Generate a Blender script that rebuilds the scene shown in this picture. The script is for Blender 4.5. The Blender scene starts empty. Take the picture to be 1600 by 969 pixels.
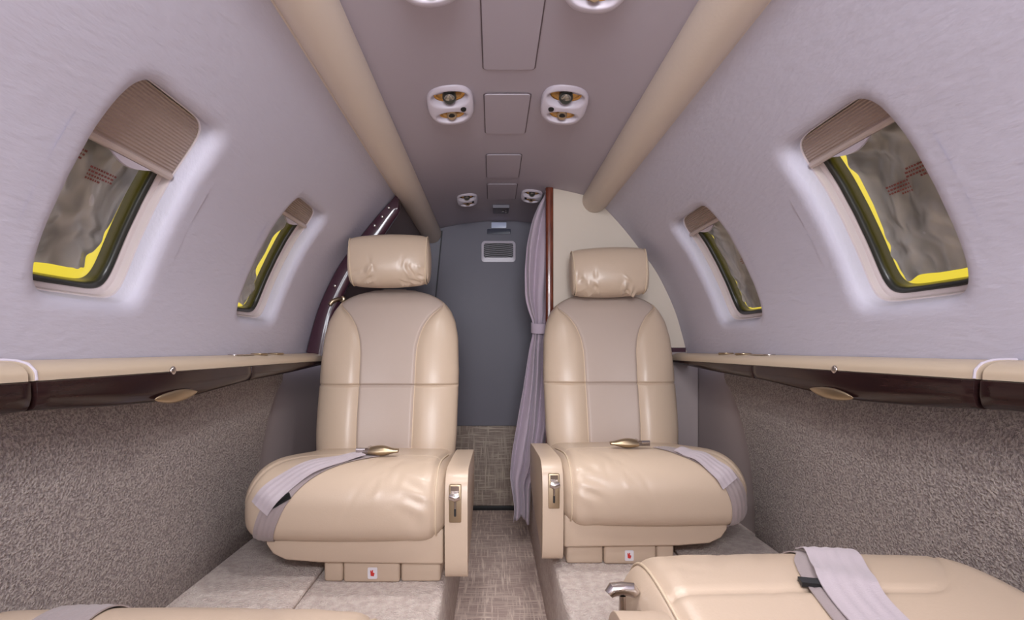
import bpy, bmesh, math, random
from mathutils import Vector, Matrix
random.seed(7)
PI = math.pi
S = bpy.context.scene
C = S.collection
CAMX, CAMZ = -0.035, 0.54
# ------------------------------------------------------------------ camera, world, light, exposure
cam = bpy.data.cameras.new('camera'); camo = bpy.data.objects.new('camera', cam); C.objects.link(camo)
camo.location = (CAMX, 0, CAMZ); camo.rotation_euler = (PI/2, 0, 0)
cam.sensor_width = 36; cam.lens = 18.0; cam.shift_x = 30/1600; cam.shift_y = 60.5/1600
cam.clip_start = 0.01
S.camera = camo
w = bpy.data.worlds.new('world'); S.world = w; w.use_nodes = True
bg = w.node_tree.nodes['Background']; bg.inputs[0].default_value = (0.80, 0.86, 1.0, 1); bg.inputs[1].default_value = 1.5
def area(name, loc, rot, sx, sy, power, col):
    l = bpy.data.lights.new(name, 'AREA'); l.shape = 'RECTANGLE'; l.size = sx; l.size_y = sy; l.energy = power; l.color = col
    o = bpy.data.objects.new(name, l); C.objects.link(o); o.location = loc; o.rotation_euler = rot
    return o
area('cockpit_daylight', (0, -1.9, 0.70), (math.radians(88), 0, 0), 1.1, 0.85, 34, (0.93, 0.95, 1.0))
area('overhead_fill', (0.0, -0.42, 1.09), (math.radians(52), 0, 0), 0.5, 0.22, 14, (0.96, 0.965, 1.0))  # added overhead area light behind the camera, fills the seats and floor
area('cabin_door_daylight', (-0.60, -0.75, 0.72), (math.radians(82), 0, math.radians(-50)), 0.5, 0.6, 4.0, (0.9, 0.93, 1.0))
S.view_settings.view_transform = 'Standard'; S.view_settings.look = 'None'
S.view_settings.exposure = 0.13; S.view_settings.gamma = 1; S.view_settings.use_curve_mapping = False

# ------------------------------------------------------------------ materials
def srgb(r, g, b):
    def f(c):
        c /= 255
        return c/12.92 if c <= 0.04045 else ((c+0.055)/1.055)**2.4
    return (f(r), f(g), f(b), 1)
def mat(name, col, rough=0.5, metal=0, bump=0, scale=100, detail=3, col2=None, cscale=None, stretch=(1,1,1), spec=0.5, coat=0, sheen=0, dist=0.001, kind='noise'):
    m = bpy.data.materials.new(name); m.use_nodes = True
    nt = m.node_tree; N = nt.nodes; L = nt.links; b = N['Principled BSDF']
    b.inputs['Base Color'].default_value = col; b.inputs['Roughness'].default_value = rough; b.inputs['Metallic'].default_value = metal
    b.inputs['Specular IOR Level'].default_value = spec; b.inputs['Coat Weight'].default_value = coat; b.inputs['Sheen Weight'].default_value = sheen
    if bump or col2:
        tc = N.new('ShaderNodeTexCoord'); mp = N.new('ShaderNodeMapping'); mp.inputs['Scale'].default_value = stretch
        L.new(tc.outputs['Object'], mp.inputs['Vector'])
    if bump:
        if kind == 'noise':
            t = N.new('ShaderNodeTexNoise'); t.inputs['Scale'].default_value = scale; t.inputs['Detail'].default_value = detail; o = t.outputs['Fac']
        else:
            t = N.new('ShaderNodeTexVoronoi'); t.inputs['Scale'].default_value = scale; o = t.outputs['Distance']
        L.new(mp.outputs[0], t.inputs['Vector'])
        bp = N.new('ShaderNodeBump'); bp.inputs['Strength'].default_value = bump; bp.inputs['Distance'].default_value = dist
        L.new(o, bp.inputs['Height']); L.new(bp.outputs[0], b.inputs['Normal'])
    if col2:
        t2 = N.new('ShaderNodeTexNoise'); t2.inputs['Scale'].default_value = cscale or scale; t2.inputs['Detail'].default_value = detail
        L.new(mp.outputs[0], t2.inputs['Vector'])
        r = N.new('ShaderNodeValToRGB'); r.color_ramp.elements[0].position = 0.38; r.color_ramp.elements[1].position = 0.62
        r.color_ramp.elements[0].color = col; r.color_ramp.elements[1].color = col2
        L.new(t2.outputs['Fac'], r.inputs[0]); L.new(r.outputs[0], b.inputs['Base Color'])
    return m
M = {}
M['wall'] = mat('sidewall_leather', srgb(200,197,212), 0.55, bump=0.9, scale=150, stretch=(1,0.22,0.6), dist=0.0014, spec=0.35)
M['ceil'] = mat('headliner', srgb(184,176,187), 0.6, bump=0.15, scale=500, spec=0.3)
M['gap'] = mat('panel_gap', srgb(104,92,98), 0.5)
M['tube'] = mat('duct_leather', srgb(220,206,192), 0.5, bump=0.25, scale=120, dist=0.001, spec=0.35)
M['leather'] = mat('cream_leather', srgb(200,179,158), 0.32, bump=0.22, scale=330, dist=0.0008, spec=0.5)
M['leather2'] = mat('cream_leather_panel', srgb(186,169,158), 0.38, bump=0.25, scale=420, dist=0.0008, spec=0.45)
M['leather3'] = mat('cream_leather_ledge', srgb(200,182,160), 0.42, bump=0.12, scale=330, dist=0.0006)
M['piping'] = mat('leather_piping', srgb(214,194,168), 0.4)
M['stitch'] = mat('seam_thread', srgb(150,128,105), 0.7)
M['wood'] = mat('dark_wood', srgb(38,23,24), 0.16, col2=srgb(46,28,27), cscale=30, stretch=(6,0.6,6), coat=0.0, bump=0.0, spec=0.32)
M['cherry'] = mat('cherry_wood', srgb(118,56,36), 0.25, col2=srgb(92,42,28), cscale=25, stretch=(8,8,0.8), coat=0.4)
M['plum'] = mat('plum_lacquer', srgb(66,38,50), 0.15, coat=0.6)
M['bronze'] = mat('brushed_bronze', srgb(178,160,134), 0.34, metal=1.0, bump=0.1, scale=200, stretch=(1,0.1,1))
M['gold'] = mat('gold_metal', srgb(190,150,92), 0.2, metal=1.0)
M['chrome'] = mat('satin_nickel', srgb(200,192,188), 0.2, metal=1.0)
M['plastic'] = mat('white_plastic', srgb(200,192,203), 0.35)
M['black'] = mat('black_rubber', srgb(22,22,24), 0.5)
M['gasket'] = mat('dark_gasket', srgb(44,46,42), 0.3)
M['shroud'] = mat('window_shroud', srgb(212,200,200), 0.45)
M['shade'] = mat('pleated_shade', srgb(176,158,148), 0.7, bump=0.1, scale=300)
M['shade_bar'] = mat('shade_rail', srgb(196,180,172), 0.4)
M['bulk'] = mat('grey_bulkhead', srgb(122,120,130), 0.6, bump=0.2, scale=150)
M['beige'] = mat('beige_partition', srgb(204,192,178), 0.6, bump=0.1, scale=300)
M['recess'] = mat('grey_recess', srgb(166,153,152), 0.6, bump=0.1, scale=300)
M['belt'] = mat('belt_webbing', srgb(158,144,144), 0.45, bump=0.5, scale=500, stretch=(0.3,3,1), sheen=0.2)
M['belt2'] = mat('belt_webbing_pale', srgb(190,178,184), 0.4, bump=0.5, scale=500, stretch=(0.3,3,1), sheen=0.2)
M['curtain'] = mat('curtain_fabric', srgb(186,170,184), 0.75, bump=0.3, scale=500, sheen=0.3)
M['label'] = mat('white_sticker', srgb(225,222,228), 0.4)
M['red'] = mat('red_print', srgb(205,50,45), 0.5)
M['redtext'] = mat('faded_red_print', srgb(165,92,90), 0.5)
M['lens'] = mat('lamp_lens', srgb(170,168,160), 0.12, metal=0.85)
M['signw'] = mat('pale_sign', srgb(200,208,235), 0.3)  # plain blue-white plate colour
M['signb'] = mat('dark_sign', srgb(52,54,72), 0.4)
# plush carpet
M['plush'] = mat('plush_carpet', srgb(222,202,193), 0.95, bump=1.0, scale=230, detail=4, col2=srgb(242,227,217), cscale=60, dist=0.011, spec=0.1, sheen=0.3)
# nubby side fabric
M['nub'] = mat('nubby_fabric', srgb(144,134,133), 0.9, bump=0.9, scale=260, detail=2.0, col2=srgb(184,174,169), cscale=260, dist=0.007, spec=0.15)
def woven(name, c1, c2, axes):
    m = bpy.data.materials.new(name); m.use_nodes = True
    nt = m.node_tree; N = nt.nodes; L = nt.links; b = N['Principled BSDF']; b.inputs['Roughness'].default_value = 0.9; b.inputs['Specular IOR Level'].default_value = 0.15
    tc = N.new('ShaderNodeTexCoord'); outs = []
    for st in axes:
        mp = N.new('ShaderNodeMapping'); mp.inputs['Scale'].default_value = st; L.new(tc.outputs['Object'], mp.inputs[0])
        t = N.new('ShaderNodeTexNoise'); t.inputs['Scale'].default_value = 1; t.inputs['Detail'].default_value = 3; L.new(mp.outputs[0], t.inputs[0]); outs.append(t.outputs['Fac'])
    mx = N.new('ShaderNodeMath'); mx.operation = 'MAXIMUM'; L.new(outs[0], mx.inputs[0]); L.new(outs[1], mx.inputs[1])
    r = N.new('ShaderNodeValToRGB'); r.color_ramp.elements[0].position = 0.5; r.color_ramp.elements[1].position = 0.68
    r.color_ramp.elements[0].color = c1; r.color_ramp.elements[1].color = c2
    L.new(mx.outputs[0], r.inputs[0]); L.new(r.outputs[0], b.inputs['Base Color'])
    bp = N.new('ShaderNodeBump'); bp.inputs['Strength'].default_value = 0.6; bp.inputs['Distance'].default_value = 0.003
    L.new(mx.outputs[0], bp.inputs['Height']); L.new(bp.outputs[0], b.inputs['Normal'])
    return m
M['aisle'] = woven('aisle_carpet', srgb(186,164,156), srgb(232,214,201), [(190, 12, 20), (12, 190, 20)])
M['riser'] = woven('riser_carpet', srgb(150,135,126), srgb(196,182,166), [(180, 20, 12), (12, 20, 180)])
# silver protective film, thin and lightly see-through
def film_mat():
    m = bpy.data.materials.new('silver_film'); m.use_nodes = True
    nt = m.node_tree; N = nt.nodes; L = nt.links; b = N['Principled BSDF']
    tc = N.new('ShaderNodeTexCoord'); mp = N.new('ShaderNodeMapping'); mp.inputs['Scale'].default_value = (1, 1.6, 0.8); L.new(tc.outputs['Object'], mp.inputs[0])
    t = N.new('ShaderNodeTexNoise'); t.inputs['Scale'].default_value = 9; t.inputs['Detail'].default_value = 2; t.inputs['Distortion'].default_value = 0.5; L.new(mp.outputs[0], t.inputs[0])
    r = N.new('ShaderNodeValToRGB'); r.color_ramp.elements[0].position = 0.35; r.color_ramp.elements[1].position = 0.7
    r.color_ramp.elements[0].color = srgb(158,158,162); r.color_ramp.elements[1].color = srgb(244,243,248)
    L.new(t.outputs['Fac'], r.inputs[0]); L.new(r.outputs[0], b.inputs['Base Color'])
    b.inputs['Metallic'].default_value = 0.35; b.inputs['Roughness'].default_value = 0.33
    bp = N.new('ShaderNodeBump'); bp.inputs['Strength'].default_value = 0.8; bp.inputs['Distance'].default_value = 0.03
    L.new(t.outputs['Fac'], bp.inputs['Height']); L.new(bp.outputs[0], b.inputs['Normal'])
    tr = N.new('ShaderNodeBsdfTranslucent'); tr.inputs[0].default_value = srgb(215,210,170)
    mix = N.new('ShaderNodeMixShader'); mix.inputs[0].default_value = 0.005
    L.new(b.outputs[0], mix.inputs[1]); L.new(tr.outputs[0], mix.inputs[2]); L.new(mix.outputs[0], N['Material Output'].inputs[0])
    return m
M['film'] = film_mat()
def cover_mat():
    m = bpy.data.materials.new('yellow_cover'); m.use_nodes = True
    nt = m.node_tree; N = nt.nodes; L = nt.links
    tr = N.new('ShaderNodeBsdfTranslucent'); tr.inputs[0].default_value = (0.85, 0.62, 0.055, 1)
    tp = N.new('ShaderNodeBsdfTransparent'); tp.inputs[0].default_value = (0.72, 0.52, 0.045, 1)
    mix = N.new('ShaderNodeMixShader'); mix.inputs[0].default_value = 0.35
    L.new(tr.outputs[0], mix.inputs[1]); L.new(tp.outputs[0], mix.inputs[2]); L.new(mix.outputs[0], N['Material Output'].inputs[0])
    return m
M['cover'] = cover_mat()
def glass_mat():
    m = bpy.data.materials.new('acrylic_pane'); m.use_nodes = True
    nt = m.node_tree; N = nt.nodes; L = nt.links
    tp = N.new('ShaderNodeBsdfTransparent'); tp.inputs[0].default_value = (0.93, 0.93, 0.9, 1)
    gl = N.new('ShaderNodeBsdfGlossy'); gl.inputs['Roughness'].default_value = 0.04
    lw = N.new('ShaderNodeLayerWeight'); lw.inputs[0].default_value = 0.5
    pw = N.new('ShaderNodeMath'); pw.operation = 'POWER'; pw.inputs[1].default_value = 5; L.new(lw.outputs['Facing'], pw.inputs[0])
    ad = N.new('ShaderNodeMath'); ad.operation = 'MULTIPLY_ADD'; ad.inputs[1].default_value = 0.6; ad.inputs[2].default_value = 0.035; L.new(pw.outputs[0], ad.inputs[0])
    mix = N.new('ShaderNodeMixShader'); L.new(ad.outputs[0], mix.inputs[0])
    L.new(tp.outputs[0], mix.inputs[1]); L.new(gl.outputs[0], mix.inputs[2]); L.new(mix.outputs[0], N['Material Output'].inputs[0])
    return m
M['pane'] = glass_mat()

# ------------------------------------------------------------------ helpers
class MB:
    def __init__(s): s.v = []; s.f = []
    def grid(s, fn, nu, nv, cu=False, cv=False):
        b = len(s.v)
        for j in range(nv):
            for i in range(nu): s.v.append(tuple(fn(i, j)))
        for j in range(nv if cv else nv-1):
            for i in range(nu if cu else nu-1):
                i2 = (i+1) % nu; j2 = (j+1) % nv
                s.f.append((b+j*nu+i, b+j*nu+i2, b+j2*nu+i2, b+j2*nu+i))
        return b
    def cap(s, idx): s.f.append(tuple(idx))
    def tube(s, pts, r, n=8, closed=False):
        pts = [Vector(p) for p in pts]; m = len(pts)
        rr = r if isinstance(r, (list, tuple)) else [r]*m
        fr = []; up = None
        for k in range(m):
            a = pts[(k-1) % m] if (k > 0 or closed) else pts[0]; c = pts[(k+1) % m] if (k < m-1 or closed) else pts[-1]
            t = (c-a)
            t = t.normalized() if t.length > 1e-9 else Vector((0,0,1))
            if up is None:
                up = Vector((0,0,1)) if abs(t.z) < 0.9 else Vector((1,0,0))
            u = (up - t*up.dot(t)).normalized(); up = u
            fr.append((u, t.cross(u)))
        b = s.grid(lambda i, j: pts[j] + (fr[j][0]*math.cos(2*PI*i/n) + fr[j][1]*math.sin(2*PI*i/n))*rr[j], n, m, True, closed)
        if not closed:
            s.cap([b+i for i in range(n)][::-1]); s.cap([b+(m-1)*n+i for i in range(n)])
    def prism(s, poly, axis, a, b_):
        # poly in the two other axes, extruded along axis
        def P(u, v, t): return {'x': (t,u,v), 'y': (u,t,v), 'z': (u,v,t)}[axis]
        n = len(poly); b = len(s.v)
        for t in (a, b_):
            for u, v in poly: s.v.append(P(u, v, t))
        for i in range(n): s.f.append((b+i, b+(i+1) % n, b+n+(i+1) % n, b+n+i))
        s.f.append(tuple(b+i for i in range(n))[::-1]); s.f.append(tuple(b+n+i for i in range(n)))
    def box(s, x0, x1, y0, y1, z0, z1): s.prism([(x0,y0),(x1,y0),(x1,y1),(x0,y1)], 'z', z0, z1)
    def ball(s, c, rx, ry, rz, n=20, m=12):
        b = s.grid(lambda i, j: (c[0]+rx*math.sin(PI*(j+.001)/(m-.998))*math.cos(2*PI*i/n), c[1]+ry*math.sin(PI*(j+.001)/(m-.998))*math.sin(2*PI*i/n), c[2]+rz*math.cos(PI*j/(m-1))), n, m, True)
    def mesh(s, name, m, bevel=0, seg=3, smooth=True, angle=35, xf=None):
        me = bpy.data.meshes.new(name); bm = bmesh.new()
        vs = [bm.verts.new(v) for v in s.v]
        for f in s.f:
            try: bm.faces.new([vs[i] for i in f])
            except ValueError: pass
        bmesh.ops.remove_doubles(bm, verts=bm.verts, dist=1e-6)
        bmesh.ops.recalc_face_normals(bm, faces=bm.faces)
        if bevel:
            es = [e for e in bm.edges if len(e.link_faces) == 2 and e.calc_face_angle(0) > math.radians(30)]
            bmesh.ops.bevel(bm, geom=es, offset=bevel, segments=seg, affect='EDGES', profile=0.5, clamp_overlap=True)
        if xf: bm.transform(xf)
        for f in bm.faces: f.smooth = smooth
        if smooth:
            for e in bm.edges:
                if len(e.link_faces) == 2 and e.calc_face_angle(0) > math.radians(angle): e.smooth = False
        bm.to_mesh(me); bm.free(); me.materials.append(m)
        return me
    def build(s, name, m, parent=None, **k):
        o = bpy.data.objects.new(name, s.mesh(name, m, **k)); C.objects.link(o)
        if parent: o.parent = parent
        return o
def tag(o, label=None, cat=None, group=None, kind=None):
    if label: o['label'] = label
    if cat: o['category'] = cat
    if group: o['group'] = group
    if kind: o['kind'] = kind
    return o
def empty(name, loc=(0,0,0), rz=0):
    o = bpy.data.objects.new(name, None); C.objects.link(o); o.location = loc; o.rotation_euler = (0,0,rz); o.empty_display_size = 0.05
    return o
def lerp(a, b, t): return a+(b-a)*t
def interp(tab, x):
    if x <= tab[0][0]: return tab[0][1]
    for (x0, y0), (x1, y1) in zip(tab, tab[1:]):
        if x <= x1:
            t = (x-x0)/(x1-x0); return lerp(y0, y1, t)
    return tab[-1][1]
def catmull(pts, n=10, closed=False):
    out = []; m = len(pts)
    rng = range(m if closed else m-1)
    for i in rng:
        p1, p2 = pts[i], pts[(i+1) % m]
        p0 = pts[i-1] if (i > 0 or closed) else tuple(2*a-b for a, b in zip(p1, p2))
        p3 = pts[(i+2) % m] if (i+2 < m or closed) else tuple(2*a-b for a, b in zip(p2, p1))
        for k in range(n):
            t = k/n
            out.append(tuple(0.5*(2*b+(c-a)*t+(2*a-5*b+4*c-d)*t*t+(-a+3*b-3*c+d)*t**3) for a, b, c, d in zip(p0, p1, p2, p3)))
    if not closed: out.append(tuple(pts[-1]))
    return out
def rrect(x0, x1, y0, y1, r, n=6):
    out = []
    for cx, cy, a in ((x1-r, y1-r, 0), (x0+r, y1-r, PI/2), (x0+r, y0+r, PI), (x1-r, y0+r, 1.5*PI)):
        for k in range(n+1): out.append((cx+r*math.cos(a+PI/2*k/n), cy+r*math.sin(a+PI/2*k/n)))
    return out
class Curve2:      # polyline with arc length
    def __init__(s, pts):
        s.p = pts; s.l = [0]
        for a, b in zip(pts, pts[1:]): s.l.append(s.l[-1]+math.dist(a, b))
        s.L = s.l[-1]
    def at(s, t):
        t0 = max(0, min(s.L, t)); lo, hi = 0, len(s.l)-1
        while hi-lo > 1:
            m = (lo+hi)//2
            if s.l[m] <= t0: lo = m
            else: hi = m
        k = (t0-s.l[lo])/max(1e-9, s.l[hi]-s.l[lo]) + (t-t0)/max(1e-9, s.l[hi]-s.l[lo])
        a, b = s.p[lo], s.p[hi]
        return (lerp(a[0], b[0], k), lerp(a[1], b[1], k))
    def nrm(s, t, e=0.004):
        a = s.at(max(0,t-e)); b = s.at(min(s.L,t+e)); dx, dy = b[0]-a[0], b[1]-a[1]; l = math.hypot(dx, dy)
        return (dy/l, -dx/l)

# ------------------------------------------------------------------ the shell
YF, YE, YPR, YPL = -2.0, 2.45, 1.90, 1.78
prof = Curve2([(x, z+CAMZ) for x, z in catmull([(.6955,-.058),(.682,.0),(.666,.062),(.645,.132),(.616,.202),(.571,.288),(.511,.370),(.452,.445),(.392,.512),(.345,.56)], 12)])
def s_of_z(z):      # arc length at a height above the camera level
    lo, hi = 0, prof.L
    for _ in range(40):
        m = (lo+hi)/2
        if prof.at(m)[1] < z+CAMZ: lo = m
        else: hi = m
    return lo
def W(side, Y, s, d=0):
    p = prof.at(s); n = prof.nrm(s)     # outward normal
    return (side*(p[0]+n[0]*d), Y, p[1]+n[1]*d)
WIN = {-1: [(.697,.908),(1.255,1.468)], 1: [(.749,.982),(1.325,1.572)]}
S0, S1 = s_of_z(.074), s_of_z(.374)
NW = 208
def sup(a, b, k, n=6.5):
    t = 2*PI*k/NW; c, s = math.cos(t), math.sin(t)
    return (a*math.copysign(abs(c)**(2/n), c), b*math.copysign(abs(s)**(2/n), s))
def wall(side):
    mb = MB(); holes = []
    pad = 0.05
    for y0, y1 in WIN[side]:
        holes.append((y0-pad, y1+pad))
    ra, rb = S0-.045, S1+.045
    # strips
    def strip(ya, yb, sa, sb):
        nu = max(2, int((yb-ya)/.05)+2); nv = max(2, int((sb-sa)/.008)+2)
        mb.grid(lambda i, j: W(side, lerp(ya, yb, i/(nu-1)), lerp(sa, sb, j/(nv-1))), nu, nv)
    ov = .006
    strip(YF, YE, 0, ra+ov); strip(YF, YE, rb-ov, prof.L)
    ys = [YF] + [v for h in holes for v in h] + [YE]
    for k in range(0, len(ys), 2): strip(ys[k]-(ov if k else 0), ys[k+1]+(ov if k+2 < len(ys) else 0), ra, rb)
    # patches with the opening and its soft rolled edge
    for (y0, y1), (h0, h1) in zip(WIN[side], holes):
        cy, cs, a, b = (y0+y1)/2, (S0+S1)/2, (y1-y0)/2, (S1-S0)/2
        rings = [(-.026,0), (-.019,.0006), (-.012,.0022), (-.007,.0055), (-.002,.010), (0,.016), (.001,.024), (.002,.034)]
        def P(i, j):
            if j < 8:
                dy, ds = sup(a, b, i); hx, hs = a+pad, b+.045
                k = min(hx/abs(dy) if abs(dy) > 1e-9 else 1e9, hs/abs(ds) if abs(ds) > 1e-9 else 1e9)
                ey, es = dy*k, ds*k
                q, r = sup(a+.026, b+.026, i); t = j/8
                return W(side, cy+lerp(ey, q, t), cs+lerp(es, r, t), 0)
            ins, d = rings[j-8]; q, r = sup(a-ins, b-ins, i)
            return W(side, cy+q, cs+r, d)
        mb.grid(P, NW, 16, True)
    nm = 'wall_left' if side < 0 else 'wall_right'
    return tag(mb.build(nm, M['wall'], angle=60), kind='structure')
walls = {s: wall(s) for s in (-1, 1)}

# ceiling panel
cprof = catmull([(-.36,.553),(-.28,.577),(-.15,.602),(0,.61),(.15,.602),(.28,.577),(.36,.553)], 6)
mb = MB(); mb.grid(lambda i, j: (cprof[i][0], lerp(YF, YE, j/30), cprof[i][1]+CAMZ), len(cprof), 31)
tag(mb.build('ceiling', M['ceil']), kind='structure')
def ceil_z(x): return CAMZ + interp(cprof, x)

# floor: aisle, side platforms
AL, AR, AZ = -.145, .118, -.226
mb = MB(); mb.box(AL-.02, AR+.02, YF, YE, AZ-.03, AZ)
fl = tag(mb.build('floor', M['aisle'], bevel=0), kind='structure')
for side, x0, x1 in ((-1, -.74, AL), (1, AR, .74)):
    mb = MB(); mb.box(x0, x1, YF, YE, AZ-.03, 0)
    mb.build('platform', M['plush'], fl, bevel=.012)
    # thicker carpet strip along the side wall
    e = .445*side
    xs = sorted((e, .705*side))
    mb = MB(); mb.box(xs[0], xs[1], YF+.01, YPL-.02, 0.0, .014)
    o = mb.build('side_carpet', M['plush'], fl, bevel=.006)

# lower sidewalls
def lower(side):
    edge = [(1.44,-.54),(1.45,-.42),(1.475,-.31),(1.53,-.20),(1.585,-.135),(1.63,-.10),(1.635,-.045)]
    poly = [(YF, .0)] + [(y, z+CAMZ) for y, z in catmull(edge, 6)] + [(YF, CAMZ-.045)]
    mb = MB(); a, b = sorted((side*.702, side*.728)); mb.prism(poly, 'x', a, b)
    o = mb.build('fabric_panel', M['nub'], walls[side], bevel=.004, seg=2, smooth=True)
    mb = MB(); a, b = sorted((side*.730, side*.742)); mb.box(a, b, YF, YE, -.01, CAMZ-.03)
    mb.build('recess_panel', M['recess'], walls[side])
    mb = MB()
    a, b = sorted((side*.715, side*.722))
    mb.prism([(1.628, CAMZ-.115), (1.64, CAMZ-.115), (1.64, CAMZ-.082), (1.628, CAMZ-.082)], 'x', a, b)
    mb.build('edge_clip', M['signb'], walls[side], bevel=.001)
for s in (-1, 1): lower(s)
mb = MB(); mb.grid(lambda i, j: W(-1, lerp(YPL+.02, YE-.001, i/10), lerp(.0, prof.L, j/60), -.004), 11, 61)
mb.build('shaded_aft_wall', mat('shaded_aft_wall', srgb(134,122,124), 0.6, bump=0.1, scale=300), walls[-1])  # darker wall cover: panel tone and the shade behind the arch in one colour

# ------------------------------------------------------------------ ledges
ZT = -.042
def zb(Y): return interp([(-1,-.079),(.4,-.079),(.66,-.080),(.80,-.090),(.92,-.095),(1.02,-.093),(1.24,-.078),(1.5,-.070),(1.75,-.058),(1.9,-.05)], Y)
def ledge(side, ya, yb, label, seg, front=False):
    r = empty('side_ledge', (side*.65, ya, CAMZ-.08)); off = Vector(r.location)
    tag(r, label, 'ledge')
    def b_(mb, name, m, par=None, **k):
        o = mb.build(name, m, par or r, **k)
        if par is None: o.data.transform(Matrix.Translation(-off))
        return o
    pr = catmull([(.683,-.016),(.668,-.0155),(.648,-.0165),(.632,-.021),(.6225,-.030),(.621,-.0415)], 5) + [(.640,-.0425),(.686,-.0425)]
    ny = max(8, int((yb-ya)/.03))
    mb = MB(); n = len(pr)
    def rolled(j):     # ends roll down a little
        Y = lerp(ya, yb, j/(ny-1)); return Y
    bse = mb.grid(lambda i, j: (side*pr[i][0], rolled(j), CAMZ+pr[i][1]), n, ny, True)
    mb.cap([bse+i for i in range(n)]); mb.cap([bse+(ny-1)*n+i for i in range(n)])
    b_(mb, 'leather_top', M['leather3'])
    for a, b, in seg:
        ny2 = max(3, int((b-a)/.02))
        mb = MB()
        def P(i, j):
            Y = lerp(a, b, j/(ny2-1)); z = zb(Y)
            q = [(.6175, ZT-.0005), (.6165, lerp(ZT, z, .5)), (.619, z+.008), (.623, z+.002), (.632, z), (.688, z+.004), (.686, ZT-.0005)][i]
            return (side*q[0], Y, CAMZ+q[1])
        bse = mb.grid(P, 7, ny2, True); mb.cap([bse+i for i in range(7)]); mb.cap([bse+(ny2-1)*7+i for i in range(7)])
        b_(mb, 'wood_trim', M['wood'], bevel=.0012, seg=2)
    return r, b_
GL = {-1: .650, 1: .690}; J = {-1: 1.235, 1: 1.285}; HC = {-1: .94, 1: .985}
for side in (-1, 1):
    sd = 'left' if side < 0 else 'right'
    g = GL[side]
    r, b_ = ledge(side, g+.004, YPL-.005 if side < 0 else YPR-.005,
        'long cream leather ledge with dark wood lip under the ' + sd + ' windows', [(g+.004, J[side]-.0015), (J[side]+.0015, (YPL if side < 0 else YPR)-.005)])
    # thin pale bead framing the joint, curving over the ledge
    mb = MB(); mb.tube([(side*x, g+.012-.012*((.7-x)/.08)**2*0.4 + .03*max(0,(x-.64))/.06*0, CAMZ+z+.0008) for x, z in [(.683,-.016),(.668,-.0155),(.648,-.0165),(.632,-.021),(.6225,-.030),(.621,-.0415)]], .0022, 8)
    b_(mb, 'edge_bead', M['plastic'])
    # latch button
    mb = MB(); mb.ball((side*.619, HC[side]-.005, CAMZ-.040), .004, .008, .008); b_(mb, 'latch_button', M['chrome'])
    # leaf-shaped pull
    y0, y1 = HC[side]-.063, HC[side]+.065
    n = 26; mb = MB()
    def lf(i, j):
        t = j/(n-1); rr = .0115*(math.sin(PI*min(1, t**.80)))**.75*(0.75+.45*t)
        if j in (0, n-1): rr = .0003
        Y = lerp(y0, y1, t); zc = zb(Y)+.006+.003*t; a = 2*PI*i/16
        return (side*(.6145+.0055*math.cos(a)*rr/.0115), Y, CAMZ+zc+rr*1.05*math.sin(a))
    mb.grid(lf, 16, n, True); b_(mb, 'pull_handle', M['bronze'])
    # cup-holder rims
    for q in (0, 1):
        cy = J[side]+.125+.105*q; mb = MB()
        mb.tube([(side*(.655+.017*math.cos(a)), cy+.026*math.sin(a), CAMZ-.0145) for a in [2*PI*k/40 for k in range(40)]], .0028, 8, True)
        b_(mb, 'cup_rim', M['bronze'])
    mb = MB(); mb.prism(rrect(side*.655-.014, side*.655+.014, J[side]-.02, J[side]+.075, .012), 'z', CAMZ-.0165, CAMZ-.0135)
    b_(mb, 'tray_plate', M['chrome'], bevel=.001)
    ledge(side, YF, g-.004, 'short cream leather ledge end at the ' + sd + ' edge of the photo', [(YF, g-.004)])

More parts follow.
